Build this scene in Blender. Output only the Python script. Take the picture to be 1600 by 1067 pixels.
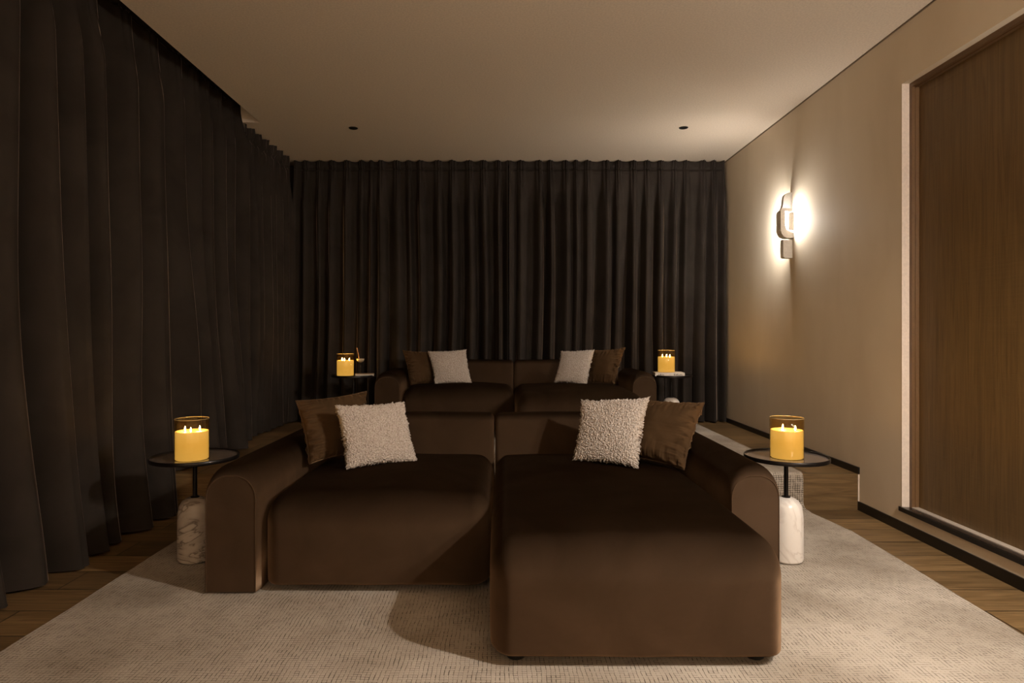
import bpy, bmesh, math, random
from mathutils import Vector, noise
random.seed(7)
for o in list(bpy.data.objects): bpy.data.objects.remove(o)
S = bpy.context.scene
C = S.collection
PI = math.pi

# ------------------------------------------------------------------ camera
H = 1.09                       # eye height
cam = bpy.data.cameras.new('camera'); cam_o = bpy.data.objects.new('camera', cam); C.objects.link(cam_o)
cam_o.location = (0, 0, H); cam_o.rotation_euler = (PI/2, 0, 0)
cam.sensor_width = 36; cam.lens = 22.5; cam.shift_x = 15/1600; cam.shift_y = -11.5/1600
cam.clip_start = 0.05
S.camera = cam_o
# ------------------------------------------------------------------ world, view
w = bpy.data.worlds.new('world'); S.world = w; w.use_nodes = True
w.node_tree.nodes['Background'].inputs[0].default_value = (0.010, 0.008, 0.006, 1)
w.node_tree.nodes['Background'].inputs[1].default_value = 0.0
S.view_settings.view_transform = 'Standard'; S.view_settings.look = 'None'
S.view_settings.exposure = 0.0; S.view_settings.gamma = 1.0; S.view_settings.use_curve_mapping = False
SCONCE_E = 640.0                # emission of the wall sconces' diffusers
SCONCE_NEAR_E = 1550.0
WAX_E = 0.75
FLAME_E = 1300.0
def lamp(name, kind, loc, energy, col, size=0.03, rot=None, **kw):
    l = bpy.data.lights.new(name, kind); l.energy = energy; l.color = col
    if kind in ('POINT', 'SPOT'): l.shadow_soft_size = size
    for k, v in kw.items(): setattr(l, k, v)
    o = bpy.data.objects.new(name, l); C.objects.link(o); o.location = loc
    if rot is not None: o.rotation_euler = Vector(rot).to_track_quat('-Z', 'Y').to_euler()
    return o
# unseen spot added near the wall sconce for the hard light across the sofas
lamp('added_spot', 'SPOT', (1.75, 1.19, 1.93), 178, (1.0, 0.91, 0.79), 0.035, (-1.0, 1.7, -1.75), spot_size=math.radians(116), spot_blend=1.0)
# unseen ceiling lights added behind the viewer for fill bounced off the front wall
for x_ in (-1.2, 1.0):
    lamp('added_spot', 'SPOT', (x_, -0.85, 2.76), 420, (1.0, 0.86, 0.70), 0.04, (0, -0.35, -1), spot_size=math.radians(100), spot_blend=0.5)

# ------------------------------------------------------------------ materials
MATS = {}
def nodes_of(name):
    m = bpy.data.materials.new(name); m.use_nodes = True
    nt = m.node_tree; b = nt.nodes['Principled BSDF']
    MATS[name] = m
    return m, nt, b
def N(nt, t, **kw):
    n = nt.nodes.new(t)
    for k, v in kw.items():
        if k in n.inputs: n.inputs[k].default_value = v
        else: setattr(n, k, v)
    return n
def L(nt, a, b): nt.links.new(a, b)
def coords(nt, scale=(1,1,1), rot=(0,0,0)):
    tc = N(nt, 'ShaderNodeTexCoord'); mp = N(nt, 'ShaderNodeMapping')
    mp.inputs['Scale'].default_value = scale; mp.inputs['Rotation'].default_value = rot
    L(nt, tc.outputs['Object'], mp.inputs['Vector']); return mp.outputs['Vector']
def ramp(nt, fac, stops):
    r = N(nt, 'ShaderNodeValToRGB'); e = r.color_ramp.elements
    while len(e) < len(stops): e.new(0.5)
    for el, (p, c) in zip(e, stops): el.position = p; el.color = (*c, 1) if len(c) == 3 else c
    L(nt, fac, r.inputs[0]); return r.outputs[0]
def bump(nt, b, h, strength=0.3, dist=0.005):
    bp = N(nt, 'ShaderNodeBump'); bp.inputs['Strength'].default_value = strength; bp.inputs['Distance'].default_value = dist
    L(nt, h, bp.inputs['Height']); L(nt, bp.outputs[0], b.inputs['Normal']); return bp
def plain(name, col, rough=0.5, metal=0.0, spec=0.5, **kw):
    m, nt, b = nodes_of(name)
    v = coords(nt, (30,30,30)); n = N(nt, 'ShaderNodeTexNoise', Scale=3.0); L(nt, v, n.inputs['Vector'])
    c = ramp(nt, n.outputs[0], [(0.3, tuple(x*0.93 for x in col)), (0.7, tuple(min(1, x*1.07) for x in col))])
    L(nt, c, b.inputs['Base Color'])
    b.inputs['Roughness'].default_value = rough; b.inputs['Metallic'].default_value = metal
    b.inputs['Specular IOR Level'].default_value = spec
    for k, x in kw.items(): b.inputs[k].default_value = x
    return m
def emis(name, col, s):
    m, nt, b = nodes_of(name)
    b.inputs['Base Color'].default_value = (*col, 1); b.inputs['Emission Color'].default_value = (*col, 1)
    b.inputs['Emission Strength'].default_value = s
    return m

# plaster wall: trowelled lime wash
m, nt, b = nodes_of('plaster')
v = coords(nt, (1, 1.1, 0.5)); n1 = N(nt, 'ShaderNodeTexNoise', Scale=2.2, Detail=6.0, Distortion=0.6); L(nt, v, n1.inputs['Vector'])
c = ramp(nt, n1.outputs[0], [(0.3, (0.72, 0.605, 0.46)), (0.75, (0.81, 0.70, 0.55))]); L(nt, c, b.inputs['Base Color'])
v2 = coords(nt, (1, 3, 0.8)); n2 = N(nt, 'ShaderNodeTexNoise', Scale=2.4, Detail=3.0, Distortion=1.0); L(nt, v2, n2.inputs['Vector'])
bump(nt, b, n2.outputs[0], 0.14, 0.008); b.inputs['Roughness'].default_value = 0.75; b.inputs['Specular IOR Level'].default_value = 0.15
plain('ceiling_paint', (0.74, 0.63, 0.51), 0.9, spec=0.1)
plain('reveal_paint', (0.70, 0.60, 0.52), 0.7, spec=0.2)
plain('black_trim', (0.006, 0.005, 0.005), 0.35)
plain('sill_metal', (0.07, 0.052, 0.042), 0.25, metal=0.5)
plain('track_metal', (0.66, 0.58, 0.50), 0.45, metal=0.3)
plain('shadow_gap_line', (0.20, 0.15, 0.10), 0.9)
plain('dark_wall', (0.05, 0.04, 0.033), 0.9)

# oak boards running along X
def oak(name, bw, dark, light):
    m, nt, b = nodes_of(name)
    v = coords(nt)
    br = N(nt, 'ShaderNodeTexBrick'); L(nt, v, br.inputs['Vector'])
    br.inputs['Scale'].default_value = 1.0; br.inputs['Brick Width'].default_value = 1.9; br.inputs['Row Height'].default_value = bw
    br.inputs['Mortar Size'].default_value = 0.0032; br.inputs['Mortar Smooth'].default_value = 0.0; br.inputs['Bias'].default_value = 0
    br.inputs['Color1'].default_value = (0.0,0.0,0.0,1); br.inputs['Color2'].default_value = (1,1,1,1); br.inputs['Mortar'].default_value = (0.4,0.4,0.4,1)
    br.offset = 0.37
    add = N(nt, 'ShaderNodeVectorMath', operation='ADD'); sc = N(nt, 'ShaderNodeVectorMath', operation='SCALE'); sc.inputs['Scale'].default_value = 7
    L(nt, br.outputs['Color'], sc.inputs[0]); L(nt, v, add.inputs[0]); L(nt, sc.outputs[0], add.inputs[1])
    mp = N(nt, 'ShaderNodeMapping'); mp.inputs['Scale'].default_value = (1.2, 16, 16); L(nt, add.outputs[0], mp.inputs['Vector'])
    g = N(nt, 'ShaderNodeTexNoise', Scale=2.2, Detail=7.0, Distortion=1.4); L(nt, mp.outputs[0], g.inputs['Vector'])
    gc = ramp(nt, g.outputs[0], [(0.28, dark), (0.72, light)])
    hs = N(nt, 'ShaderNodeHueSaturation'); L(nt, gc, hs.inputs['Color'])
    mr = N(nt, 'ShaderNodeMapRange'); mr.inputs['To Min'].default_value = 0.62; mr.inputs['To Max'].default_value = 1.2
    L(nt, br.outputs['Color'], mr.inputs['Value']); L(nt, mr.outputs[0], hs.inputs['Value'])
    mx = N(nt, 'ShaderNodeMixRGB'); L(nt, br.outputs['Fac'], mx.inputs[0]); L(nt, hs.outputs[0], mx.inputs[1]); mx.inputs[2].default_value = (0.03, 0.018, 0.01, 1)
    L(nt, mx.outputs[0], b.inputs['Base Color'])
    b.inputs['Roughness'].default_value = 0.42; b.inputs['Specular IOR Level'].default_value = 0.35
    bump(nt, b, g.outputs[0], 0.12, 0.003)
    return m
oak('oak_floor', 0.21, (0.115, 0.066, 0.026), (0.27, 0.168, 0.075))

# door veneer: fine vertical grain with rough saw marks
m, nt, b = nodes_of('door_wood')
v = coords(nt, (20, 20, 0.9)); g = N(nt, 'ShaderNodeTexNoise', Scale=2.0, Detail=8.0, Distortion=1.6); L(nt, v, g.inputs['Vector'])
c = ramp(nt, g.outputs[0], [(0.25, (0.105, 0.060, 0.020)), (0.8, (0.190, 0.112, 0.042))])
L(nt, c, b.inputs['Base Color'])
v2 = coords(nt, (1, 1.2, 45), (0.10, 0, 0)); s = N(nt, 'ShaderNodeTexNoise', Scale=1.6, Detail=3.0); L(nt, v2, s.inputs['Vector'])
mm = N(nt, 'ShaderNodeMath', operation='ADD'); L(nt, g.outputs[0], mm.inputs[0]); L(nt, s.outputs[0], mm.inputs[1])
bump(nt, b, mm.outputs[0], 0.35, 0.004); b.inputs['Roughness'].default_value = 0.5
plain('frame_wood', (0.14, 0.075, 0.032), 0.45)

# woven rug: rows of light loops with dark flecks between them
def rug_mat(name, fleck):
    m, nt, b = nodes_of(name)
    v = coords(nt)
    uv = N(nt, 'ShaderNodeUVMap')
    wn = N(nt, 'ShaderNodeTexNoise', Scale=9.0, Detail=2.0); L(nt, uv.outputs[0], wn.inputs['Vector'])
    wsc = N(nt, 'ShaderNodeVectorMath', operation='SCALE'); wsc.inputs['Scale'].default_value = 0.016; L(nt, wn.outputs['Color'], wsc.inputs[0])
    wa = N(nt, 'ShaderNodeVectorMath', operation='ADD'); L(nt, uv.outputs[0], wa.inputs[0]); L(nt, wsc.outputs[0], wa.inputs[1])
    sep = N(nt, 'ShaderNodeSeparateXYZ'); L(nt, wa.outputs[0], sep.inputs[0])
    def tri(out, period, off=0.0):
        d = N(nt, 'ShaderNodeMath', operation='DIVIDE'); L(nt, out, d.inputs[0]); d.inputs[1].default_value = period
        f = N(nt, 'ShaderNodeMath', operation='FRACT'); L(nt, d.outputs[0], f.inputs[0])
        s_ = N(nt, 'ShaderNodeMath', operation='SUBTRACT'); L(nt, f.outputs[0], s_.inputs[0]); s_.inputs[1].default_value = 0.5
        a = N(nt, 'ShaderNodeMath', operation='ABSOLUTE'); L(nt, s_.outputs[0], a.inputs[0])
        return a.outputs[0]      # .5 at the border of a cell
    tx = tri(sep.outputs[0], 0.0145); ty = tri(sep.outputs[1], 0.0135)
    def sm(o, a, bb):
        r = N(nt, 'ShaderNodeMapRange', interpolation_type='SMOOTHSTEP'); L(nt, o, r.inputs['Value'])
        r.inputs['From Min'].default_value = a; r.inputs['From Max'].default_value = bb; return r.outputs[0]
    gx = sm(tx, 0.40-0.12*fleck, 0.47); gy = sm(ty, 0.40-0.14*fleck, 0.47)
    nn = N(nt, 'ShaderNodeTexNoise', Scale=95.0, Detail=1.0); L(nt, uv.outputs[0], nn.inputs['Vector'])
    big = N(nt, 'ShaderNodeTexNoise', Scale=2.6, Detail=7.0); L(nt, uv.outputs[0], big.inputs['Vector'])
    dv = N(nt, 'ShaderNodeVectorMath', operation='DIVIDE'); L(nt, wa.outputs[0], dv.inputs[0]); dv.inputs[1].default_value = (0.0145, 0.0135, 1)
    fl = N(nt, 'ShaderNodeVectorMath', operation='FLOOR'); L(nt, dv.outputs[0], fl.inputs[0])
    wh = N(nt, 'ShaderNodeTexWhiteNoise', noise_dimensions='2D'); L(nt, fl.outputs[0], wh.inputs['Vector'])
    nb = N(nt, 'ShaderNodeTexNoise', Scale=7.0, Detail=3.0); L(nt, uv.outputs[0], nb.inputs['Vector'])
    sw = N(nt, 'ShaderNodeMath', operation='MULTIPLY_ADD'); L(nt, nb.outputs[0], sw.inputs[0]); sw.inputs[1].default_value = 0.9; L(nt, wh.outputs[0], sw.inputs[2])
    thr = sm(sw.outputs[0], 1.32-0.75*fleck, 1.36-0.75*fleck)
    cellv = N(nt, 'ShaderNodeTexWhiteNoise', noise_dimensions='3D'); L(nt, fl.outputs[0], cellv.inputs['Vector'])
    # pits where both borders cross, faint lines elsewhere
    pit = N(nt, 'ShaderNodeMath', operation='MULTIPLY'); L(nt, gx, pit.inputs[0]); L(nt, gy, pit.inputs[1])
    pt2 = N(nt, 'ShaderNodeMath', operation='MULTIPLY'); L(nt, pit.outputs[0], pt2.inputs[0]); pt2.inputs[1].default_value = 0.75 if fleck < 0.5 else 0.9
    mxl = N(nt, 'ShaderNodeMath', operation='MAXIMUM'); L(nt, gx, mxl.inputs[0]); L(nt, gy, mxl.inputs[1])
    ln = N(nt, 'ShaderNodeMath', operation='MULTIPLY')
    if fleck > 0.5: L(nt, mxl.outputs[0], ln.inputs[0]); L(nt, thr, ln.inputs[1])
    else:
        thb = sm(cellv.outputs[0], 0.80, 0.84)
        m1 = N(nt, 'ShaderNodeMath', operation='MULTIPLY'); L(nt, gx, m1.inputs[0]); L(nt, thr, m1.inputs[1])
        m2 = N(nt, 'ShaderNodeMath', operation='MULTIPLY'); L(nt, gy, m2.inputs[0]); L(nt, thb, m2.inputs[1])
        L(nt, m1.outputs[0], ln.inputs[0]); ln.operation = 'MAXIMUM'; L(nt, m2.outputs[0], ln.inputs[1])
    ln2 = N(nt, 'ShaderNodeMath', operation='MULTIPLY'); L(nt, ln.outputs[0], ln2.inputs[0]); ln2.inputs[1].default_value = 0.85
    tot = N(nt, 'ShaderNodeMath', operation='ADD'); tot.use_clamp = True; L(nt, ln2.outputs[0], tot.inputs[0]); L(nt, pt2.outputs[0], tot.inputs[1])
    base = ramp(nt, big.outputs[0], [(0.3, (0.33, 0.275, 0.22)), (0.64, (0.52, 0.455, 0.385))])
    mx = N(nt, 'ShaderNodeMixRGB'); L(nt, tot.outputs[0], mx.inputs[0]); L(nt, base, mx.inputs[1]); mx.inputs[2].default_value = (0.045, 0.032, 0.022, 1)
    L(nt, mx.outputs[0], b.inputs['Base Color'])
    inv = N(nt, 'ShaderNodeMath', operation='SUBTRACT'); inv.inputs[0].default_value = 1; L(nt, mxl.outputs[0], inv.inputs[1])
    bump(nt, b, inv.outputs[0], 0.5, 0.004); b.inputs['Roughness'].default_value = 0.95; b.inputs['Specular IOR Level'].default_value = 0.05
    return m
rug_mat('rug_weave', 0.25)
rug_mat('rug_weave_coarse', 0.85)

# velvets
def velvet(name, c1, c2, sheen_col, sheen_rough=0.5, nap=0.0, dip=0.0, scale=6.0, bs=0.08):
    """pile fabric: dark diffuse + microfibre sheen; nap leans the pile up and over the piece (tangent (0, nz, -ny))"""
    m = bpy.data.materials.new(name); m.use_nodes = True; nt = m.node_tree; MATS[name] = m; nt.nodes.clear()
    out = N(nt, 'ShaderNodeOutputMaterial'); add = N(nt, 'ShaderNodeAddShader'); L(nt, add.outputs[0], out.inputs[0])
    df = N(nt, 'ShaderNodeBsdfDiffuse'); sh = N(nt, 'ShaderNodeBsdfSheen'); L(nt, df.outputs[0], add.inputs[0]); L(nt, sh.outputs[0], add.inputs[1])
    v = coords(nt); n = N(nt, 'ShaderNodeTexNoise', Scale=scale, Detail=5.0, Distortion=0.8); L(nt, v, n.inputs['Vector'])
    L(nt, ramp(nt, n.outputs[0], [(0.3, c1), (0.7, c2)]), df.inputs['Color'])
    L(nt, ramp(nt, n.outputs[0], [(0.3, tuple(x*0.85 for x in sheen_col)), (0.7, tuple(x*1.12 for x in sheen_col))]), sh.inputs['Color'])
    sh.inputs['Roughness'].default_value = sheen_rough
    f = N(nt, 'ShaderNodeTexNoise', Scale=9.0, Detail=3.0); L(nt, v, f.inputs['Vector'])
    bp = N(nt, 'ShaderNodeBump'); bp.inputs['Strength'].default_value = bs; bp.inputs['Distance'].default_value = 0.02; L(nt, f.outputs[0], bp.inputs['Height'])
    def lean(k):
        if not k: return bp.outputs[0]
        sp = N(nt, 'ShaderNodeSeparateXYZ'); L(nt, bp.outputs[0], sp.inputs[0])
        ng = N(nt, 'ShaderNodeMath', operation='MULTIPLY'); ng.inputs[1].default_value = -1; L(nt, sp.outputs[1], ng.inputs[0])
        cb = N(nt, 'ShaderNodeCombineXYZ'); L(nt, sp.outputs[2], cb.inputs[1]); L(nt, ng.outputs[0], cb.inputs[2])
        sc = N(nt, 'ShaderNodeVectorMath', operation='SCALE'); sc.inputs['Scale'].default_value = k; L(nt, cb.outputs[0], sc.inputs[0])
        ad = N(nt, 'ShaderNodeVectorMath', operation='ADD'); L(nt, bp.outputs[0], ad.inputs[0]); L(nt, sc.outputs[0], ad.inputs[1])
        nm = N(nt, 'ShaderNodeVectorMath', operation='NORMALIZE'); L(nt, ad.outputs[0], nm.inputs[0]); return nm.outputs[0]
    L(nt, lean(nap), df.inputs['Normal']); L(nt, lean(-dip), sh.inputs['Normal'])
    return m
velvet('sofa_velvet', (0.038, 0.0222, 0.0128), (0.052, 0.0305, 0.0178), (0.24, 0.15, 0.09), 0.40, nap=1.45, dip=0.7, scale=4.0)
velvet('cushion_velvet', (0.048, 0.027, 0.0135), (0.066, 0.038, 0.019), (0.50, 0.31, 0.17), 0.25)
velvet('curtain_velvet', (0.025, 0.0200, 0.0170), (0.036, 0.0292, 0.0250), (0.75, 0.62, 0.54), 0.17, scale=3.0)
velvet('piping_velvet', (0.048, 0.028, 0.016), (0.060, 0.036, 0.021), (0.3, 0.2, 0.12), 0.4)
# boucle
m, nt, b = nodes_of('boucle')
v = coords(nt); vo = N(nt, 'ShaderNodeTexVoronoi', Scale=150.0); L(nt, v, vo.inputs['Vector'])
L(nt, ramp(nt, vo.outputs['Distance'], [(0.0, (0.64, 0.57, 0.515)), (0.75, (0.37, 0.31, 0.265))]), b.inputs['Base Color'])
iv = N(nt, 'ShaderNodeMath', operation='SUBTRACT'); iv.inputs[0].default_value = 1; L(nt, vo.outputs['Distance'], iv.inputs[1])
bump(nt, b, iv.outputs[0], 0.8, 0.005); b.inputs['Roughness'].default_value = 0.95; b.inputs['Specular IOR Level'].default_value = 0.05
# marble
m, nt, b = nodes_of('marble')
v = coords(nt); n = N(nt, 'ShaderNodeTexNoise', Scale=3.5, Detail=8.0, Distortion=2.2); L(nt, v, n.inputs['Vector'])
L(nt, ramp(nt, n.outputs[0], [(0.44, (0.74, 0.68, 0.63)), (0.495, (0.62, 0.55, 0.50)), (0.52, (0.74, 0.68, 0.63)), (0.8, (0.80, 0.75, 0.70))]), b.inputs['Base Color'])
b.inputs['Roughness'].default_value = 0.3
m, nt, b = nodes_of('marble_veined')
v = coords(nt, (1, 1, 2.0), (0.5, 0.6, 0)); n = N(nt, 'ShaderNodeTexNoise', Scale=3.2, Detail=9.0, Distortion=2.6); L(nt, v, n.inputs['Vector'])
L(nt, ramp(nt, n.outputs[0], [(0.38, (0.50, 0.43, 0.36)), (0.47, (0.42, 0.35, 0.29)), (0.50, (0.16, 0.12, 0.09)), (0.53, (0.50, 0.43, 0.36)), (0.8, (0.60, 0.53, 0.46))]), b.inputs['Base Color'])
b.inputs['Roughness'].default_value = 0.4
plain('black_metal', (0.012, 0.009, 0.008), 0.35, metal=0.6)
plain('bronze_top', (0.20, 0.16, 0.14), 0.18, metal=0.45)
plain('sconce_white', (0.80, 0.76, 0.71), 0.6, spec=0.2)
plain('downlight_black', (0.004, 0.004, 0.004), 0.6)
plain('rubber_black', (0.004, 0.003, 0.003), 0.6)
plain('book_white', (0.72, 0.64, 0.56), 0.6)
plain('book_tan', (0.50, 0.34, 0.22), 0.6)
plain('paper', (0.62, 0.55, 0.45), 0.9)
plain('ink', (0.02, 0.015, 0.012), 0.6)
plain('cream', (0.62, 0.50, 0.33), 0.4)
plain('straw_brown', (0.26, 0.12, 0.05), 0.5)
plain('wick_mat', (0.02, 0.015, 0.01), 0.9)
emis('diffuser', (1.0, 0.95, 0.88), SCONCE_E)
emis('diffuser_near', (1.0, 0.92, 0.82), SCONCE_NEAR_E)
emis('flame', (1.0, 0.62, 0.16), FLAME_E)
# candle wax glowing from inside: brighter round the wicks
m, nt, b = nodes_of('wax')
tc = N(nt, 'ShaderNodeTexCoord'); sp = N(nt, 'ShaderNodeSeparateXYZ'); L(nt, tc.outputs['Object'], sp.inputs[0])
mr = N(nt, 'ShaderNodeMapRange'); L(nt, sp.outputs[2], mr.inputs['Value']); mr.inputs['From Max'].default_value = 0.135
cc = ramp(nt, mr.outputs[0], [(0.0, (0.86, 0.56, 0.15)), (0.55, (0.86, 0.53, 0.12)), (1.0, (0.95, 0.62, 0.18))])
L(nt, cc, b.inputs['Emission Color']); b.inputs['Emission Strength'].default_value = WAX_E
b.inputs['Base Color'].default_value = (0.30, 0.22, 0.10, 1); b.inputs['Roughness'].default_value = 0.5
def thin_glass(name, tint, refl=0.9):
    m = bpy.data.materials.new(name); m.use_nodes = True; nt = m.node_tree; MATS[name] = m
    nt.nodes.clear(); o = N(nt, 'ShaderNodeOutputMaterial'); mx = N(nt, 'ShaderNodeMixShader')
    t = N(nt, 'ShaderNodeBsdfTransparent'); t.inputs[0].default_value = (*tint, 1)
    g = N(nt, 'ShaderNodeBsdfGlossy'); g.inputs['Roughness'].default_value = 0.03; g.inputs['Color'].default_value = (0.95, 0.9, 0.8, 1)
    f = N(nt, 'ShaderNodeLayerWeight'); f.inputs['Blend'].default_value = 0.5
    pw = N(nt, 'ShaderNodeMath', operation='POWER'); L(nt, f.outputs['Facing'], pw.inputs[0]); pw.inputs[1].default_value = 4.0
    ma = N(nt, 'ShaderNodeMath', operation='MULTIPLY_ADD'); L(nt, pw.outputs[0], ma.inputs[0]); ma.inputs[1].default_value = 0.5; ma.inputs[2].default_value = 0.03
    L(nt, ma.outputs[0], mx.inputs[0]); L(nt, t.outputs[0], mx.inputs[1]); L(nt, g.outputs[0], mx.inputs[2]); L(nt, mx.outputs[0], o.inputs[0])
thin_glass('candle_glass', (0.93, 0.84, 0.66))
thin_glass('clear_glass', (0.93, 0.93, 0.93))

# ------------------------------------------------------------------ helpers
def obj(name, bm, mat, parent=None, smooth=False, loc=None, kind=None):
    me = bpy.data.meshes.new(name); bmesh.ops.recalc_face_normals(bm, faces=bm.faces[:]); bm.to_mesh(me); bm.free()
    if smooth:
        for p in me.polygons: p.use_smooth = True
    if mat: me.materials.append(MATS[mat])
    o = bpy.data.objects.new(name, me); C.objects.link(o)
    if parent: o.parent = parent
    if loc: o.location = loc
    if kind: o['kind'] = kind
    return o
def tag(o, label, cat, group=None):
    o['label'] = label; o['category'] = cat
    if group: o['group'] = group
    return o
def thing(name, label, cat, loc=(0,0,0), rz=0, group=None):
    o = bpy.data.objects.new(name, None); o.empty_display_size = 0.1; C.objects.link(o)
    o.location = loc; o.rotation_euler = (0, 0, rz); return tag(o, label, cat, group)
def copy_tree(o, parent=None):
    c = o.copy(); C.objects.link(c); c.parent = parent
    for ch in [x for x in bpy.data.objects if x.parent == o]: copy_tree(ch, c)
    return c
def box(bm, x0, x1, y0, y1, z0, z1):
    vs = [bm.verts.new((x, y, z)) for x in (x0, x1) for y in (y0, y1) for z in (z0, z1)]
    for f in ((0,1,3,2), (4,6,7,5), (0,4,5,1), (2,3,7,6), (0,2,6,4), (1,5,7,3)): bm.faces.new([vs[i] for i in f])
def bevel_box(x0, x1, y0, y1, z0, z1, r, seg=2):
    bm = bmesh.new(); box(bm, x0, x1, y0, y1, z0, z1)
    bmesh.ops.recalc_face_normals(bm, faces=bm.faces[:])
    bmesh.ops.bevel(bm, geom=bm.edges[:], offset=r, segments=seg, affect='EDGES', profile=0.5); return bm
def lathe(prof, seg=48, bm=None, cx=0, cy=0):
    bm = bm or bmesh.new(); rings = []
    for r, z in prof:
        if r < 1e-6: rings.append([bm.verts.new((cx, cy, z))])
        else: rings.append([bm.verts.new((cx+r*math.cos(2*PI*i/seg), cy+r*math.sin(2*PI*i/seg), z)) for i in range(seg)])
    for a, b_ in zip(rings, rings[1:]):
        for i in range(seg):
            j = (i+1) % seg
            if len(a) == 1 and len(b_) == 1: continue
            if len(a) == 1: bm.faces.new((a[0], b_[i], b_[j]))
            elif len(b_) == 1: bm.faces.new((a[i], b_[0], a[j]))
            else: bm.faces.new((a[i], b_[i], b_[j], a[j]))
    return bm
def tube(pts, r, seg=8, bm=None, closed=False):
    bm = bm or bmesh.new(); pts = [Vector(p) for p in pts]; rings = []; n = len(pts)
    for i, p in enumerate(pts):
        a = pts[(i-1) % n] if (closed or i) else p; c_ = pts[(i+1) % n] if (closed or i < n-1) else p
        t = (c_-a).normalized(); up = Vector((0,1,0)) if abs(t.y) < 0.9 else Vector((1,0,0))
        x = t.cross(up).normalized(); y = t.cross(x).normalized()
        rr = r[i] if isinstance(r, (list, tuple)) else r
        rings.append([bm.verts.new(p+x*rr*math.cos(2*PI*k/seg)+y*rr*math.sin(2*PI*k/seg)) for k in range(seg)])
    pairs = list(zip(rings, rings[1:])) + ([(rings[-1], rings[0])] if closed else [])
    for a, b_ in pairs:
        for k in range(seg): bm.faces.new((a[k], a[(k+1) % seg], b_[(k+1) % seg], b_[k]))
    if not closed: bm.faces.new(rings[0]); bm.faces.new(rings[-1])
    return bm
def prism(poly, axis, a, b_, bm=None):
    """poly of 2-D points extruded along an axis ('y': points are x,z ; 'x': points are y,z)"""
    bm = bm or bmesh.new()
    def P(p, t): return (p[0], t, p[1]) if axis == 'y' else (t, p[0], p[1])
    A = [bm.verts.new(P(p, a)) for p in poly]; B = [bm.verts.new(P(p, b_)) for p in poly]
    n = len(poly)
    for i in range(n): bm.faces.new((A[i], A[(i+1) % n], B[(i+1) % n], B[i]))
    bm.faces.new(A); bm.faces.new(B); return bm

def soft_box(x0, x1, y0, y1, z0, z1, rx, ryf, ryb, rzt, rzb, n=44, warp=None):
    """upholstered block: a box with separate corner radii, then warped"""
    bm = bmesh.new(); V = {}
    def samples(a, b_, ra, rb):
        out = []
        k = 9
        for i in range(k): out.append(a + ra*(i/k)**1.0)
        m_ = n-2*k
        for i in range(m_+1): out.append(a+ra + (b_-rb-a-ra)*i/m_)
        for i in range(1, k+1): out.append(b_-rb + rb*i/k)
        return out
    xs = samples(x0, x1, rx, rx); ys = samples(y0, y1, ryf, ryb); zs = samples(z0, z1, rzb, rzt)
    def vert(i, j, k):
        key = (i, j, k)
        if key in V: return V[key]
        x, y, z = xs[i], ys[j], zs[k]
        q = (min(max(x, x0+rx), x1-rx), min(max(y, y0+ryf), y1-ryb), min(max(z, z0+rzb), z1-rzt))
        R = (rx, ryf if y < q[1] else ryb, rzt if z > q[2] else rzb)
        d = [(a-b_)/r for a, b_, r in zip((x, y, z), q, R)]
        l = math.sqrt(sum(t*t for t in d)); mx = max(abs(t) for t in d)
        if l > 1e-9: p = [b_+r*t/l*mx for b_, r, t in zip(q, R, d)]
        else: p = list(q)
        u = (p[0]-x0)/(x1-x0)*2-1; v_ = (p[1]-y0)/(y1-y0)*2-1; w_ = (p[2]-z0)/(z1-z0)*2-1
        if warp: p = warp(p, u, v_, w_)
        V[key] = bm.verts.new(p); return V[key]
    nx, ny, nz = len(xs)-1, len(ys)-1, len(zs)-1
    for i in range(nx):
        for j in range(ny):
            for k in (0, nz): bm.faces.new((vert(i,j,k), vert(i+1,j,k), vert(i+1,j+1,k), vert(i,j+1,k)))
    for i in range(nx):
        for k in range(nz):
            for j in (0, ny): bm.faces.new((vert(i,j,k), vert(i+1,j,k), vert(i+1,j,k+1), vert(i,j,k+1)))
    for j in range(ny):
        for k in range(nz):
            for i in (0, nx): bm.faces.new((vert(i,j,k), vert(i,j+1,k), vert(i,j+1,k+1), vert(i,j,k+1)))
    return bm

# ------------------------------------------------------------------ the room
XR, XL, YB, YF, ZC, ZP, YS = 2.21, -2.34, 6.50, -1.6, 2.80, 0.224, 3.97
bm = bmesh.new(); box(bm, XL, XR+0.15, YF, YS, -0.1, 0); obj('floor', bm, 'oak_floor', kind='structure')
bm = bmesh.new(); box(bm, XL, XR+0.15, YS, YB, -0.1, ZP)
obj('floor', bm, 'oak_floor', kind='structure')
bm = bmesh.new(); box(bm, -1.96, XR+0.15, YF, YB+0.1, ZC, ZC+0.32); box(bm, XL-0.1, -1.96, 5.17, YB+0.1, ZC, ZC+0.32)
box(bm, XL-0.1, -1.96, YF, 5.17, ZC+0.26, ZC+0.32)
obj('ceiling', bm, 'ceiling_paint', kind='structure')
OY0, OY1, OZ0, OZ1 = 1.55, 3.54, 0.134, 2.474
bm = bmesh.new()
box(bm, XR, XR+0.15, OY1, YB, 0, ZC); box(bm, XR, XR+0.15, YF, OY0, 0, ZC)
box(bm, XR, XR+0.15, OY0, OY1, 0, OZ0-0.012); box(bm, XR, XR+0.15, OY0, OY1, OZ1, ZC)
obj('wall_right', bm, 'plaster', kind='structure')
bm = bmesh.new(); box(bm, XR-0.0015, XR+0.0405, OY1-0.0015, OY1, OZ0, OZ1); obj('trim_1', bm, 'reveal_paint', kind='structure')
bm = bmesh.new(); box(bm, XL-0.1, XR+0.15, YB, YB+0.1, 0, ZC); obj('wall_back', bm, 'dark_wall', kind='structure')
bm = bmesh.new(); box(bm, XL-0.1, XL, YF, YB, 0, ZC+0.26); obj('wall_left', bm, 'dark_wall', kind='structure')
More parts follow.
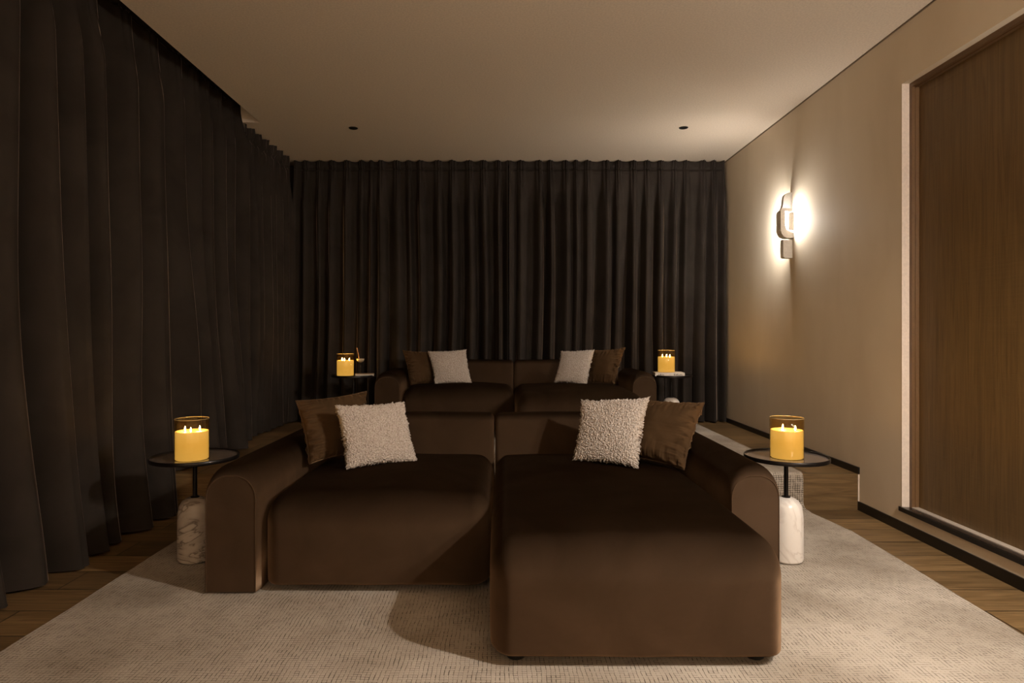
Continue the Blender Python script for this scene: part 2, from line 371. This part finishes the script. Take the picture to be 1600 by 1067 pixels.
bm = bmesh.new(); box(bm, XL-0.1, XR+0.15, YF-0.1, YF, 0, ZC+0.26); obj('wall_front', bm, 'ceiling_paint', kind='structure')
bm = bmesh.new(); box(bm, XR-0.007, XR, YF, YS, 0, 0.055); obj('baseboard_right', bm, 'black_trim', kind='structure')
bm = bmesh.new(); box(bm, XR-0.010, XR, YS-0.012, YB, ZP, ZP+0.042); obj('baseboard_right', bm, 'black_trim', kind='structure')
bm = bmesh.new(); box(bm, XR-0.006, XR, YS-0.006, YS, 0.0, ZP); obj('trim_2', bm, 'reveal_paint', kind='structure')
bm = bmesh.new(); box(bm, XR-0.005, XR, YF, YB, ZC-0.010, ZC-0.001); obj('shadow_gap_strip', bm, 'shadow_gap_line', kind='structure')  # dark strip standing in for the shade of a wall-ceiling shadow gap
# door
bm = bmesh.new(); box(bm, XR+0.078, XR+0.12, OY0+0.02, OY1-0.030, OZ0+0.004, OZ1-0.03)
door = obj('door_1', bm, 'door_wood', kind='structure')
bm = bmesh.new()
box(bm, XR+0.041, XR+0.13, OY1-0.022, OY1, OZ0, OZ1); box(bm, XR+0.041, XR+0.13, OY0, OY0+0.018, OZ0, OZ1)
box(bm, XR+0.041, XR+0.13, OY0+0.018, OY1-0.022, OZ1-0.024, OZ1)
box(bm, XR+0.058, XR+0.13, OY1-0.026, OY1-0.022, OZ0, OZ1-0.024); box(bm, XR+0.058, XR+0.13, OY0+0.018, OY1-0.022, OZ1-0.029, OZ1-0.024)
obj('door_frame', bm, 'frame_wood', door)
bm = bmesh.new(); box(bm, XR+0.004, XR+0.128, OY0, OY1, OZ0-0.012, OZ0); obj('sill', bm, 'sill_metal', door)
bm = bmesh.new(); box(bm, XR+0.040, XR+0.0775, OY0, OY1-0.024, OZ0, OZ0+0.005); obj('bottom_track', bm, 'track_metal', door)
bm = bmesh.new(); box(bm, XR-0.012, XR+0.004, OY0-0.01, OY1+0.012, OZ0-0.022, OZ0+0.002); obj('sill_nosing', bm, 'black_trim', door)

# ------------------------------------------------------------------ rugs
def rug(name, xl, xr, prof, th, mat, mat2=None, wob=0.004):
    """prof: (y, z) polyline of the top surface; width runs along X; UV in metres"""
    pts = [prof[0]]
    for a, b_ in zip(prof, prof[1:]):
        d = math.hypot(b_[0]-a[0], b_[1]-a[1]); k = max(1, int(d/0.04))
        for i in range(1, k+1): pts.append((a[0]+(b_[0]-a[0])*i/k, a[1]+(b_[1]-a[1])*i/k))
    s = [0]
    for a, b_ in zip(pts, pts[1:]): s.append(s[-1]+math.hypot(b_[0]-a[0], b_[1]-a[1]))
    bm = bmesh.new(); uvl = bm.loops.layers.uv.new('UVMap'); NX = 60
    rows = []; UV = {}
    for j, (y, z) in enumerate(pts):
        a = pts[max(0, j-1)]; c_ = pts[min(len(pts)-1, j+1)]
        t = Vector((0, c_[0]-a[0], c_[1]-a[1])).normalized(); nrm = Vector((0, -t.z, t.y))
        if nrm.z < 0 or (abs(nrm.z) < 0.05 and nrm.y > 0): nrm = -nrm
        r = []
        for side in (0, 1):
            rr = []
            for i in range(NX+1):
                l = xl(y) if callable(xl) else xl; r_ = xr(y) if callable(xr) else xr
                e = noise.noise(Vector((0, y*3.0, 5)))*wob
                x = l+e+(r_-l)*i/NX
                p = Vector((x, y, z)) - nrm*th*side
                if side == 0: p += nrm*0.0025*noise.noise(Vector((x*3, y*3, z*3)))
                v_ = bm.verts.new(p); UV[v_] = (x, s[j]); rr.append(v_)
            r.append(rr)
        rows.append(r)
    for a, b_ in zip(rows, rows[1:]):
        for i in range(NX):
            bm.faces.new((a[0][i], a[0][i+1], b_[0][i+1], b_[0][i])); bm.faces.new((a[1][i], a[1][i+1], b_[1][i+1], b_[1][i]))
        for i in (0, NX): bm.faces.new((a[0][i], a[1][i], b_[1][i], b_[0][i]))
    for r in (rows[0], rows[-1]):
        for i in range(NX): bm.faces.new((r[0][i], r[0][i+1], r[1][i+1], r[1][i]))
    for f in bm.faces:
        for l in f.loops: l[uvl].uv = UV[l.vert]
    o = obj(name, bm, mat, smooth=False)
    if mat2:
        o.data.materials.append(MATS[mat2])
        for p in o.data.polygons:
            if p.center.y > 3.90 and p.center.z < ZP-0.004: p.material_index = 1
    return o
T = 0.012
r2 = rug('area_rug', -1.70, lambda y: 1.865+(y-2.3)*0.04, [(0.5, T+0.002), (3.52, T+0.002)], T, 'rug_weave')
tag(r2, 'large cream woven rug with dark flecks under the front sofa, lower floor', 'rug')
prof = [(3.53, T)]
prof += [(3.86, T), (3.905, T+0.006)] + [(3.905+0.04*math.sin(a), T+0.046-0.04*math.cos(a)) for a in [0.3, 0.7, 1.1, 1.4, 1.57]]
prof += [(3.9455, ZP-0.03), (3.95, ZP-0.005), (3.962, ZP+0.009), (3.98, ZP+T), (6.10, ZP+T)]
def xr1(y): return 1.855+max(0, (3.95-y))*0.13
r1 = rug('area_rug', -1.64, xr1, prof, T*0.9, 'rug_weave', 'rug_weave_coarse')
tag(r1, 'cream woven rug running under the rear sofa and draped down over the wooden step', 'rug')

# ------------------------------------------------------------------ curtains
def curtain(name, a, b_, ztop, zbot, spacing, amp, seed, label, header=0.10, flare=0.0, puddle=0.0, rows=46, top_off=0.0, group=None, toproom=0.0, meander=0.6, step_at=None, sh=(1.1, 2.8)):
    """a, b_: ends of the track (x, y); folds stick out to the room side (right of a->b)"""
    rnd = random.Random(seed)
    A = Vector((a[0], a[1], 0)); B = Vector((b_[0], b_[1], 0)); Lr = (B-A).length; T_ = (B-A).normalized(); Nn = Vector((T_.y, -T_.x, 0))
    widths = []
    while sum(widths) < Lr: widths.append(spacing*rnd.uniform(0.62, 1.4))
    k = Lr/sum(widths); widths = [w_*k for w_ in widths]
    cum = [0]
    for w_ in widths: cum.append(cum[-1]+w_)
    amps = [rnd.uniform(0.45, 1.2) for _ in widths]; hl = [rnd.uniform(-0.4, 0.4) for _ in widths]; sharp = [rnd.uniform(*sh) for _ in widths]
    per = 22
    bm = bmesh.new(); grid = []
    Hh = ztop-zbot
    zs = [header*q_ for q_ in (0, 0.12, 0.28, 0.42, 0.55, 0.63, 0.70, 0.78, 0.86, 0.94, 1.0, 1.08, 1.15)]+[ header+0.04, header+0.08, header+0.14, header+0.22, header+0.32]
    z = zs[-1]
    z0_ = z
    while z < Hh-0.06: z += (Hh-z0_)/rows; zs.append(min(z, Hh-0.06))
    zs += [Hh-0.04, Hh-0.02, Hh]
    for dz in zs:
        row = []
        full = min(1, max(0, (dz-header)/0.42)); full = full*full*(3-2*full)
        down = dz/Hh
        for fi, w_ in enumerate(widths):
            for q in range(per):
                t = q/per; u = cum[fi]+w_*t
                # folds wander sideways as they fall
                wd = meander*spacing*down*noise.noise(Vector((u*1.3, down*1.1, seed*3.7)))*1.1*max(0, min(1, min(u, Lr-u)/0.25))
                ph = 2*PI*t
                s0 = math.cos(ph)
                # body: sharp-fronted rounded folds
                am = amps[fi]*(1-t)+amps[(fi+1) % len(amps)]*t
                mod = 0.75+0.5*noise.noise(Vector((u*2.1, down*1.4, seed+11)))
                c0 = (s0+1)/2; sg = 2*c0**sharp[fi]-1
                sg += 0.22*math.cos(2*ph+hl[fi]*8)*down
                body = amp*am*mod*sg*(0.62+0.5*down)
                body += amp*0.32*down*noise.noise(Vector((u*7, down*2.5, seed+3)))
                skew = w_*(0.13*math.sin(ph)+hl[fi]*0.45*(1-math.cos(ph))*0.5)*(0.4+0.6*down)
                # heading: pinched triple pleats on a stiff tape
                cp = max(0, math.cos(ph))
                pin = 0.042*(cp**0.6)*(0.65+0.35*math.cos(6*ph))-0.016
                knot = math.exp(-((dz-header*0.78)/(header*0.13))**2)
                if dz < header*1.15:
                    hh = dz/header
                    head = pin*(1.15-0.35*hh)+0.016*noise.noise(Vector((u*19, hh*1.6, seed)))*(1-hh*0.6)-0.020*knot
                else: head = pin*0.85
                off = head*(1-full)+body*full + flare*down**3 + top_off
                ew = min(1, min(u, Lr-u)/0.07); ew = max(0, ew); off = off*ew+amp*0.55*min(1, full+0.1)*(1-ew)*(1 if not flare else 1.3)
                if puddle and down > 0.93: off += puddle*((down-0.93)/0.07)**2*noise.noise(Vector((u*5, 1, seed)))
                up = 0.006*math.cos(ph)+0.004*noise.noise(Vector((u*11, 0, seed))) if dz < 0.02 else 0
                p = A+T_*(min(Lr, max(0, u+wd+skew*full*max(0, min(1, min(u, Lr-u)/0.1)))))+Nn*off
                lift = (0.008*noise.noise(Vector((u*3, 4, seed)))+0.008) if dz >= Hh-1e-6 else 0
                kz = 1.0 if (step_at is None or u < step_at-0.01) else (ztop-ZP-0.006)/Hh
                row.append(bm.verts.new((p.x, p.y, ztop-dz*kz+up+lift)))
        grid.append(row)
    for r, r_ in zip(grid, grid[1:]):
        for i in range(len(r)-1): bm.faces.new((r[i], r[i+1], r_[i+1], r_[i]))
    o = obj(name, bm, 'curtain_velvet', smooth=True)
    tag(o, label, 'curtain', group); return o
G = 'charcoal velvet curtains'
# a->b such that the room is on the right-hand side of the direction of travel
curtain('curtain', (-2.05, 6.30), (0.060, 6.30), ZC-0.006, ZP+0.006, 0.140, 0.105, 3, 'charcoal velvet curtain across the left half of the back wall, behind the left rear seat', group=G)
curtain('curtain', (0.066, 6.30), (2.19, 6.30), ZC-0.006, ZP+0.006, 0.140, 0.105, 8, 'charcoal velvet curtain across the right half of the back wall, hanging beside the plaster wall', group=G)
curtain('curtain', (-2.09, 5.19), (-2.07, 6.22), ZC-0.006, ZP+0.006, 0.135, 0.070, 5, 'short charcoal velvet curtain on the left wall with its ruffled heading against the ceiling', group=G, header=0.13, toproom=0.0)
curtain('curtain', (-2.13, -0.6), (-2.12, 5.17), ZC+0.20, 0.006, 0.235, 0.115, 21, 'tall charcoal velvet curtain along the left wall, hanging out of the ceiling recess', group=G, flare=0.08, rows=60, meander=0.8, step_at=YS+0.60, sh=(0.7, 1.3))

# ------------------------------------------------------------------ ceiling downlights
def downlight(x, y, label):
    t = thing('ceiling_downlight', label, 'downlight', (x, y, ZC), 0, 'unlit ceiling downlights')
    obj('trim_ring', lathe([(0.029, -0.0005), (0.029, -0.004), (0.036, -0.004), (0.038, -0.0005)], 40), 'downlight_black', t, True)
    obj('lamp_cup', lathe([(0.029, -0.003), (0.022, -0.0012), (0, -0.0010)], 40), 'downlight_black', t, True)
    return t
downlight(-1.237, 5.31, 'small black ceiling downlight nearer the left curtains')
downlight(1.50, 5.30, 'small black ceiling downlight nearer the plaster wall')

# ------------------------------------------------------------------ wall sconces (profile in X-Z, extruded along Y)
def sconce(yc, label, mat):
    t = thing('wall_sconce', label, 'wall lamp', (XR, yc, 1.92), 0, 'white wall sconces')
    F = 4.87
    def P(x, y): return (min(-0.0005, (x-785)*F/1000-XR), H+(522-y)*F/1000-1.92)
    up = [(1239,300),(1233,300.5),(1229,302.5),(1226,306),(1225,311),(1224.5,318),(1223.5,323),(1221,327),(1218,330),(1219,332),(1239,332)]
    lo = [(1218.5,330),(1224.5,330.5),(1226,334),(1226,352),(1228,358.5),(1232,362),(1239,364),(1239,372),(1228,372),(1223,369.5),(1220,365.5),(1218.5,360)]
    bt = [(1224,374),(1239,374),(1239,403),(1227,403),(1224.5,401),(1224,396)]
    obj('upper_plate', prism([P(*p) for p in up], 'y', -0.022, 0.016), 'sconce_white', t)
    sh = [(1218.5,330),(1232,330),(1232,332),(1221.5,332),(1221.5,359),(1223,364.5),(1226,368.5),(1229,370),(1238.9,370),(1238.9,372),(1228,372),(1223,369.5),(1220,365.5),(1218.5,360)]
    bm = prism([P(*p) for p in lo], 'y', -0.046, -0.034); prism([P(*p) for p in sh], 'y', -0.034, 0.034, bm)
    obj('lower_plate', bm, 'sconce_white', t)
    obj('foot_plate', prism([P(*p) for p in bt], 'y', -0.026, 0.026), 'sconce_white', t)
    bm = bmesh.new(); x0, z1 = P(1231.5, 334); x1, z0 = P(1231.5, 359)
    box(bm, -0.067, -0.040, -0.044, 0.033, z0, z1); box(bm, -0.078, -0.045, 0.0345, 0.058, z0, z1)  # second box added out of sight to throw more light at the curtain
    obj('diffuser', bm, mat, t)
    bm = bmesh.new(); box(bm, -0.039, -0.001, -0.044, 0.033, z0-0.004, z1+0.004); obj('back_shield', bm, 'sconce_white', t)  # plate added to keep the diffuser's light off the wall behind
    return t
sconce(4.90, 'white interlocking wall sconce glowing on the plaster wall near the back curtain', 'diffuser')
sconce(0.90, 'matching white wall sconce on the plaster wall nearest the viewer, past the door', 'diffuser_near')

# ------------------------------------------------------------------ sofas
def arch_ring(x0, x1, z0, z1, r_side, seg=14):
    """closed outline: straight sides, round top"""
    w_ = (x1-x0)/2; cx = (x0+x1)/2; rz = r_side
    pts = [(x0, z0), (x0, z0+(z1-rz-z0)*0.5)]
    for i in range(seg+1):
        a = PI-PI*i/seg
        ca, sa = math.cos(a), math.sin(a)
        pts.append((cx+w_*abs(ca)**0.85*(1 if ca > 0 else -1), z1-rz+rz*abs(sa)**0.9))
    pts += [(x1, z0+(z1-rz-z0)*0.5), (x1, z0)]
    return pts
def arm_bm(x0, x1, y0, y1, z0, z1):
    bm = bmesh.new(); rings = []
    roll = 0.085; ins_t = 0.042; ins_s = 0.010
    st = []
    for i in range(9):
        a = i/8*PI/2
        st.append((y0+roll*(1-math.cos(a))*1.0, 1-math.sin(a)))
    st += [(y0+roll+(y1-y0-2*roll)*k/8, 0.0) for k in range(1, 9)]
    for i in range(1, 7):
        a = i/6*PI/2; st.append((y1-roll+roll*math.sin(a), 1-math.cos(a)))
    for y, f in st:
        rings.append([bm.verts.new((x, y, z)) for x, z in arch_ring(x0+ins_s*f, x1-ins_s*f, z0, z1-ins_t*f, min((x1-x0)*0.55, 0.14)-0.02*f, 22)])
    n = len(rings[0])
    for a, b_ in zip(rings, rings[1:]):
        for i in range(n-1): bm.faces.new((a[i], a[i+1], b_[i+1], b_[i]))
        bm.faces.new((a[n-1], a[0], b_[0], b_[n-1]))
    for r in (rings[0], rings[-1]):
        c2 = [bm.verts.new(v_.co) for v_ in r]; bm.faces.new(c2)
    pipe = [tuple(v_.co) for v_ in rings[0]]
    return bm, pipe
def make_sofa(ox, oy, oz, label, w_scale=1.0, depth=1.24, ext=0.59):
    """ox, oy: centre seam and arm fronts; the seats and chaise share one model"""
    t = thing('sectional_sofa', label, 'sofa', (ox, oy, oz), 0, 'brown velvet sectional sofas')
    XLo, XLi, XRi, XRo = -1.193, -0.968, 0.985, 1.200
    zb, za, zs, zk = 0.034, 0.545, 0.405, 0.62
    yb = depth; sy = depth-0.22
    for x0, x1, d in ((XLo, XLi, 0), (XRi, XRo, 0)):
        bm, pipe = arm_bm(x0, x1, 0, yb-0.01, zb-0.012, za)
        a_ = obj('armrest', bm, 'sofa_velvet', t, True)
        obj('piping', tube(pipe, 0.0024, 6), 'piping_velvet', a_, True)
    def warp_seat(p, u, v_, w_):
        x, y, z = p
        top = max(0, w_); cr = 0.030*top*(1-u*u)*(1-min(1, abs(v_))**4)
        fr = -0.014*max(0, -v_)**3*(1-u*u)*(1-w_*w_)
        sd = 0.006*u*(1-w_*w_)*(1-v_*v_)
        wr = 0.0022*noise.noise(Vector((x*5, y*5, z*4)))
        return (x+sd, y+fr+wr, z+cr+wr)
    s = soft_box(XLi+0.006, -0.006, 0.005, sy, zb, zs, 0.085, 0.13, 0.04, 0.105, 0.02, warp=warp_seat)
    s1 = obj('seat', s, 'sofa_velvet', t, True)
    s = soft_box(0.004, XRi-0.006, -ext, sy, zb, zs, 0.075, 0.13, 0.04, 0.115, 0.022, n=56, warp=warp_seat)
    s2 = obj('chaise_seat', s, 'sofa_velvet', t, True)
    def warp_back(p, u, v_, w_):
        x, y, z = p
        lean = 0.07*(w_*0.5+0.5)
        bul = -0.012*max(0, -v_)*(1-u*u)*(1-w_*w_)
        cr = 0.006*max(0, w_)*(1-u*u)
        return (x, y+lean+bul, z+cr)
    for x0, x1 in ((XLi+0.004, -0.004), (0.004, XRi-0.004)):
        s = soft_box(x0, x1, depth-0.225, depth-0.07, zb+0.02, zk, 0.028, 0.035, 0.045, 0.038, 0.02, warp=warp_back)
        obj('backrest', s, 'sofa_velvet', t, True)
    ft = [(XLo+0.09, 0.07), (XRi-0.10, -ext+0.075), (0.09, -ext+0.075), (XLo+0.09, yb-0.1), (XRo-0.09, yb-0.1), (XRo-0.09, 0.07)]
    for x, y in ft:
        obj('foot', lathe([(0, T+0.0048), (0.028, T+0.0048), (0.031, T+0.007), (0.034, zb-0.002), (0.034, zb+0.01), (0, zb+0.01)], 24), 'rubber_black', t, True, (x, y, 0))
    return t
make_sofa(-0.045, 2.65, 0, 'brown velvet sectional sofa with a chaise, in front on the lower floor')
make_sofa(0.107, 5.40, ZP, 'brown velvet sectional sofa behind, raised on the platform before the back curtains', depth=0.77)

# ------------------------------------------------------------------ cushions
def at(px, py, Y): return Vector(((px-785)*Y/1000, Y, H-(py-522)*Y/1000))
def cushion(name, cor, puff, label, kind, seed, res=120, group=None):
    """cor: TL, TR, BR, BL in the room; a real stuffed cushion with two faces"""
    TL, TR, BR, BL = [Vector(c_) for c_ in cor]
    nrm = ((TR-TL)+(BR-BL)).cross((TL-BL)+(TR-BR)).normalized()
    if nrm.y > 0: nrm = -nrm
    cen = (TL+TR+BR+BL)/4
    bm = bmesh.new(); V = [{}, {}]
    for side in (0, 1):
        sgn = 1 if side == 0 else -1
        for i in range(res+1):
            for j in range(res+1):
                edge = i in (0, res) or j in (0, res)
                if side == 1 and edge: V[1][i, j] = V[0][i, j]; continue
                u = i/res*2-1; v_ = j/res*2-1
                # edges drawn in between the corners
                pin = 0.075
                uu = u*(1-pin*(1-v_*v_)*abs(u)**2); vv = v_*(1-pin*(1-u*u)*abs(v_)**2)
                if kind == 'velvet': e2 = 1
                a = (uu+1)/2; c_ = (vv+1)/2
                p = (TL*(1-a)+TR*a)*c_ + (BL*(1-a)+BR*a)*(1-c_)
                e = ((1-u*u)*(1-v_*v_))
                h = puff*(e**0.42)*0.5*(1+0.15*noise.noise(Vector((u*1.3, v_*1.3, seed))))
                if kind == 'velvet':
                    du = 1-abs(u); dv = 1-abs(v_)
                    g1 = math.exp(-du*4.5)*min(1, du*14); g2 = math.exp(-dv*5.5)*min(1, dv*14)
                    h += 0.018*g1*(noise.noise(Vector((u*2.2, v_*7.5+seed, seed)))*2.4+0.9*noise.noise(Vector((u*3.0, v_*17+seed, seed+2))))
                    h += 0.012*g2*(noise.noise(Vector((u*8.5+seed, v_*1.9, seed+4)))*2.0+0.8*noise.noise(Vector((u*18, v_*2.5, seed+7))))
                    h += 0.006*e*noise.noise(Vector((u*2.2+v_, v_*3.5, seed+9)))
                else:
                    q = Vector((u*21+0.4*noise.noise(Vector((u*9, v_*9, seed))), v_*21, seed+side*5))
                    d = noise.voronoi(q)[0]
                    lump = max(0, 0.62-d[0])
                    q2 = q*1.9; d2 = noise.voronoi(q2)[0]
                    h += 0.012*lump+0.005*max(0, 0.6-d2[0])
                    ed = max(abs(u), abs(v_))
                    if ed > 0.9:
                        k = 0.014*(ed-0.9)/0.1*(noise.noise(Vector((u*24, v_*24, seed)))+0.8*noise.noise(Vector((u*47, v_*47, seed))))
                        p = p + (p-cen).normalized()*k
                V[side][i, j] = bm.verts.new(p-cen+nrm*h*sgn)
        for i in range(res):
            for j in range(res):
                q = [V[side][i, j], V[side][i+1, j], V[side][i+1, j+1], V[side][i, j+1]]
                try: bm.faces.new(q)
                except ValueError: pass
    o = obj(name, bm, 'cushion_velvet' if kind == 'velvet' else 'boucle', smooth=True, loc=cen)
    if kind == 'velvet':
        loop = [V0 for V0 in ()]
        def E(u, v_):
            a = (u+1)/2; c_ = (v_+1)/2; pin = 0.075
            uu = u*(1-pin*(1-v_*v_)); vv = v_*(1-pin*(1-u*u)); a = (uu+1)/2; c_ = (vv+1)/2
            return (TL*(1-a)+TR*a)*c_ + (BL*(1-a)+BR*a)*(1-c_) - cen
        n = 40; pts = [E(-1+2*k/n, 1) for k in range(n)]+[E(1, 1-2*k/n) for k in range(n)]+[E(1-2*k/n, -1) for k in range(n)]+[E(-1, -1+2*k/n) for k in range(n)]
        obj('seam', tube(pts, 0.0022, 6, closed=True), 'piping_velvet', o, True)
    tag(o, label, 'cushion', group); return o
GB, GW = 'brown velvet cushions', 'white boucle cushions'
# front sofa
cushion('throw_cushion', (at(462,626,3.33), at(573,611,3.60), (-0.745,3.50,0.445), (-0.965,3.20,0.44)), 0.13,
        'brown velvet cushion behind the white one, left end of the front sofa', 'velvet', 2.3, group=GB)
cushion('throw_cushion', (at(523,633,3.22), at(631,628,3.44), at(652,721,3.33), at(541,734,3.13)), 0.11,
        'white boucle cushion in the left corner of the front sofa', 'boucle', 1.1, 190, GW)
cushion('throw_cushion', (at(1000,624,3.58), at(1101,629,3.34), at(1069,734,3.15), (0.62,3.44,0.445)), 0.13,
        'brown velvet cushion leaning on the right armrest of the front sofa', 'velvet', 6.7, group=GB)
cushion('throw_cushion', (at(909,625,3.46), at(1014,621,3.26), at(997,732,3.14), at(896,719,3.33)), 0.11,
        'white boucle cushion on the chaise side of the front sofa', 'boucle', 4.4, 190, GW)
# rear sofa
cushion('throw_cushion', (at(629,547,5.84), at(680,550,5.89), at(700,599,5.83), at(641,601,5.68)), 0.12,
        'brown velvet cushion behind the white one, left end of the rear sofa', 'velvet', 3.9, 80, GB)
cushion('throw_cushion', (at(668,549,5.78), at(728,546,5.82), at(738,600,5.70), at(679,601,5.66)), 0.11,
        'white boucle cushion at the left of the rear sofa', 'boucle', 8.2, 110, GW)
cushion('throw_cushion', (at(925,547,5.88), at(977,543,5.76), at(959,601,5.64), at(915,599,5.86)), 0.12,
        'brown velvet cushion leaning on the right armrest of the rear sofa', 'velvet', 5.1, 80, GB)
cushion('throw_cushion', (at(877,549,5.86), at(929,546,5.74), at(917,603,5.60), at(866,597,5.74)), 0.11,
        'white boucle cushion at the right of the rear sofa', 'boucle', 9.6, 110, GW)

# ------------------------------------------------------------------ side tables
TH = 0.495
def side_table(x, y, z, label, r=0.198, stone='marble', rz=0.0):
    t = thing('side_table', label, 'side table', (x, y, z), rz, 'round side tables with marble bases')
    z0 = 0.0
    obj('marble_base', lathe([(0, 0), (0.066, 0), (0.074, 0.004), (0.077, 0.012), (0.076, 0.20), (0.074, 0.235), (0.068, 0.262), (0.056, 0.282), (0.038, 0.294), (0.018, 0.298), (0, 0.298)], 56), stone, t, True)
    obj('collar', lathe([(0, 0.297), (0.019, 0.297), (0.019, 0.303), (0.011, 0.305), (0, 0.305)], 32), 'black_metal', t)
    obj('pole', lathe([(0, 0.303), (0.0100, 0.303), (0.0100, TH-0.018), (0.0, TH-0.018)], 28), 'black_metal', t)
    obj('table_top', lathe([(0, TH-0.018), (r-0.014, TH-0.018), (r-0.006, TH-0.012), (r-0.006, TH-0.005), (0, TH-0.005)], 80), 'bronze_top', t)
    obj('rim', lathe([(r-0.007, TH-0.017), (r-0.001, TH-0.016), (r, TH-0.013), (r, TH+0.001), (r-0.002, TH+0.003), (r-0.005, TH+0.002), (r-0.006, TH-0.005)], 80), 'black_metal', t, True)
    return t
zr = T+0.004
side_table(-1.465, 3.05, zr, 'round black side table with a marble base, left of the front sofa', 0.198, 'marble_veined')
side_table(1.352, 3.05, zr, 'round black side table with a marble base, right of the front sofa', 0.19)
side_table(-1.302, 5.60, ZP+T+0.002, 'round dark side table left of the rear sofa, holding the cocktail glass', 0.19)
side_table(1.477, 5.60, ZP+T+0.002, 'round dark side table right of the rear sofa, with the candle on a book', 0.18)

# ------------------------------------------------------------------ candles
def candle(x, y, z, label, rz=0):
    t = thing('pillar_candle', label, 'candle', (x, y, z), rz, 'three wick candles in glass cylinders')
    R_, hg, hw = 0.0755, 0.190, 0.133
    obj('glass_cylinder', lathe([(R_-0.0035, 0.004), (R_-0.0035, hg-0.001), (R_-0.0015, hg), (R_, hg-0.001), (R_, 0.002), (R_-0.002, 0), (0, 0)], 64), 'candle_glass', t, True)
    obj('glass_rim', tube([((R_-0.0016)*math.cos(2*PI*k/64), (R_-0.0016)*math.sin(2*PI*k/64), hg) for k in range(64)], 0.0009, 6, closed=True), 'rim_glass', t, True)
    wx = obj('wax', lathe([(0, 0.003), (0.068, 0.003), (0.0715, 0.006), (0.0715, hw-0.001), (0.069, hw+0.001), (0.060, hw-0.003), (0.03, hw-0.005), (0, hw-0.005)], 64), 'wax', t, True)
    for k in range(3):
        a = 2*PI*k/3+0.35; wx_, wy_ = 0.036*math.cos(a), 0.036*math.sin(a)
        wi = obj('wick', lathe([(0, hw-0.006), (0.0012, hw-0.006), (0.0012, hw), (0, hw)], 8, None, wx_, wy_), 'wick_mat', wx)
        obj('flame', lathe([(0, hw-0.001), (0.0022, hw+0.002), (0.0032, hw+0.006), (0.0024, hw+0.011), (0.0011, hw+0.017), (0, hw+0.021)], 14, None, wx_, wy_), 'flame', t, True)
    return t
thin_glass('rim_glass', (0.8, 0.7, 0.5))
m = plain('rim_glass2', (0.34, 0.27, 0.17), 0.2, spec=0.6); MATS['rim_glass'] = m
ztop = TH-0.005
candle(-1.448, 2.985, zr+ztop, 'lit candle in a glass cylinder on the table left of the front sofa', 0.5)
candle(1.342, 3.02, zr+ztop, 'lit candle in a glass cylinder on the table right of the front sofa', 1.3)
zrt = ZP+T+0.002+ztop+0.0004
candle(-1.365, 5.56, zrt, 'lit candle beside a cocktail glass on the table left of the rear sofa', 0.2)
BT = 0.030
candle(1.434, 5.60, zrt+BT, 'lit candle standing on a white book right of the rear sofa', 0.9)

# ------------------------------------------------------------------ books and glass
b_ = thing('book', 'thick white book with a speckled spine under the rear right candle', 'book', (1.448, 5.585, zrt), -0.10)
hw_, hd = 0.124, 0.092
bm = bmesh.new(); box(bm, -hw_, hw_, -hd, hd, 0, 0.003); box(bm, -hw_, hw_, -hd, hd, BT-0.003, BT-0.0004); box(bm, -hw_, hw_, -hd, -hd+0.003, 0.003, BT-0.003)
obj('cover', bm, 'book_white', b_)
bm = bmesh.new(); box(bm, -hw_+0.004, hw_-0.004, -hd+0.003, hd-0.004, 0.003, BT-0.003); obj('pages', bm, 'paper', b_)
rn = random.Random(4)
for x0, x1 in ((-0.10, -0.052), (0.035, 0.105)):
    x = x0; bm = bmesh.new()
    while x < x1:
        w_ = rn.uniform(0.006, 0.011); h_ = rn.uniform(0.009, 0.017)
        box(bm, x, x+w_*0.5, -hd-0.0006, -hd, 0.006, 0.006+h_)
        if rn.random() < 0.6: box(bm, x, x+w_, -hd-0.0006, -hd, 0.008+h_*0.5, 0.011+h_*0.5)
        x += w_+0.003
    obj('spine_lettering', bm, 'ink', b_)
b2 = thing('book', 'thin pale book beneath the cocktail glass, rear left side table', 'book', (-1.200, 5.585, zrt), 0.18)
bm = bmesh.new(); box(bm, -0.080, 0.080, -0.06, 0.06, 0, 0.0025); box(bm, -0.080, 0.080, -0.06, 0.06, 0.0145, 0.017); box(bm, -0.080, -0.0775, -0.06, 0.06, 0.0025, 0.0145)
obj('cover', bm, 'book_tan', b2)
bm = bmesh.new(); box(bm, -0.0775, 0.077, -0.057, 0.057, 0.0025, 0.0145); obj('pages', bm, 'paper', b2)
g = thing('cocktail_glass', 'small stemmed cocktail glass of pale drink standing on the thin book', 'glass', (-1.238, 5.585, zrt+0.0172))
obj('stem', lathe([(0, 0), (0.030, 0), (0.030, 0.0015), (0.006, 0.005), (0.0035, 0.012), (0.003, 0.085), (0.005, 0.092), (0, 0.094)], 40), 'clear_glass', g, True)
obj('bowl', lathe([(0, 0.093), (0.012, 0.094), (0.026, 0.103), (0.034, 0.118), (0.037, 0.134), (0.0355, 0.134), (0.0325, 0.1185), (0.025, 0.105), (0, 0.0955)], 40), 'clear_glass', g, True)
obj('drink', lathe([(0, 0.0965), (0.0245, 0.1055), (0.0315, 0.1185), (0.0345, 0.130), (0, 0.130)], 40), 'cream', g, True)
obj('cinnamon_stick', tube([(-0.010, 0, 0.112), (-0.020, 0.004, 0.17), (-0.032, 0.006, 0.226)], [0.0028, 0.0030, 0.0042], 8), 'straw_brown', g)
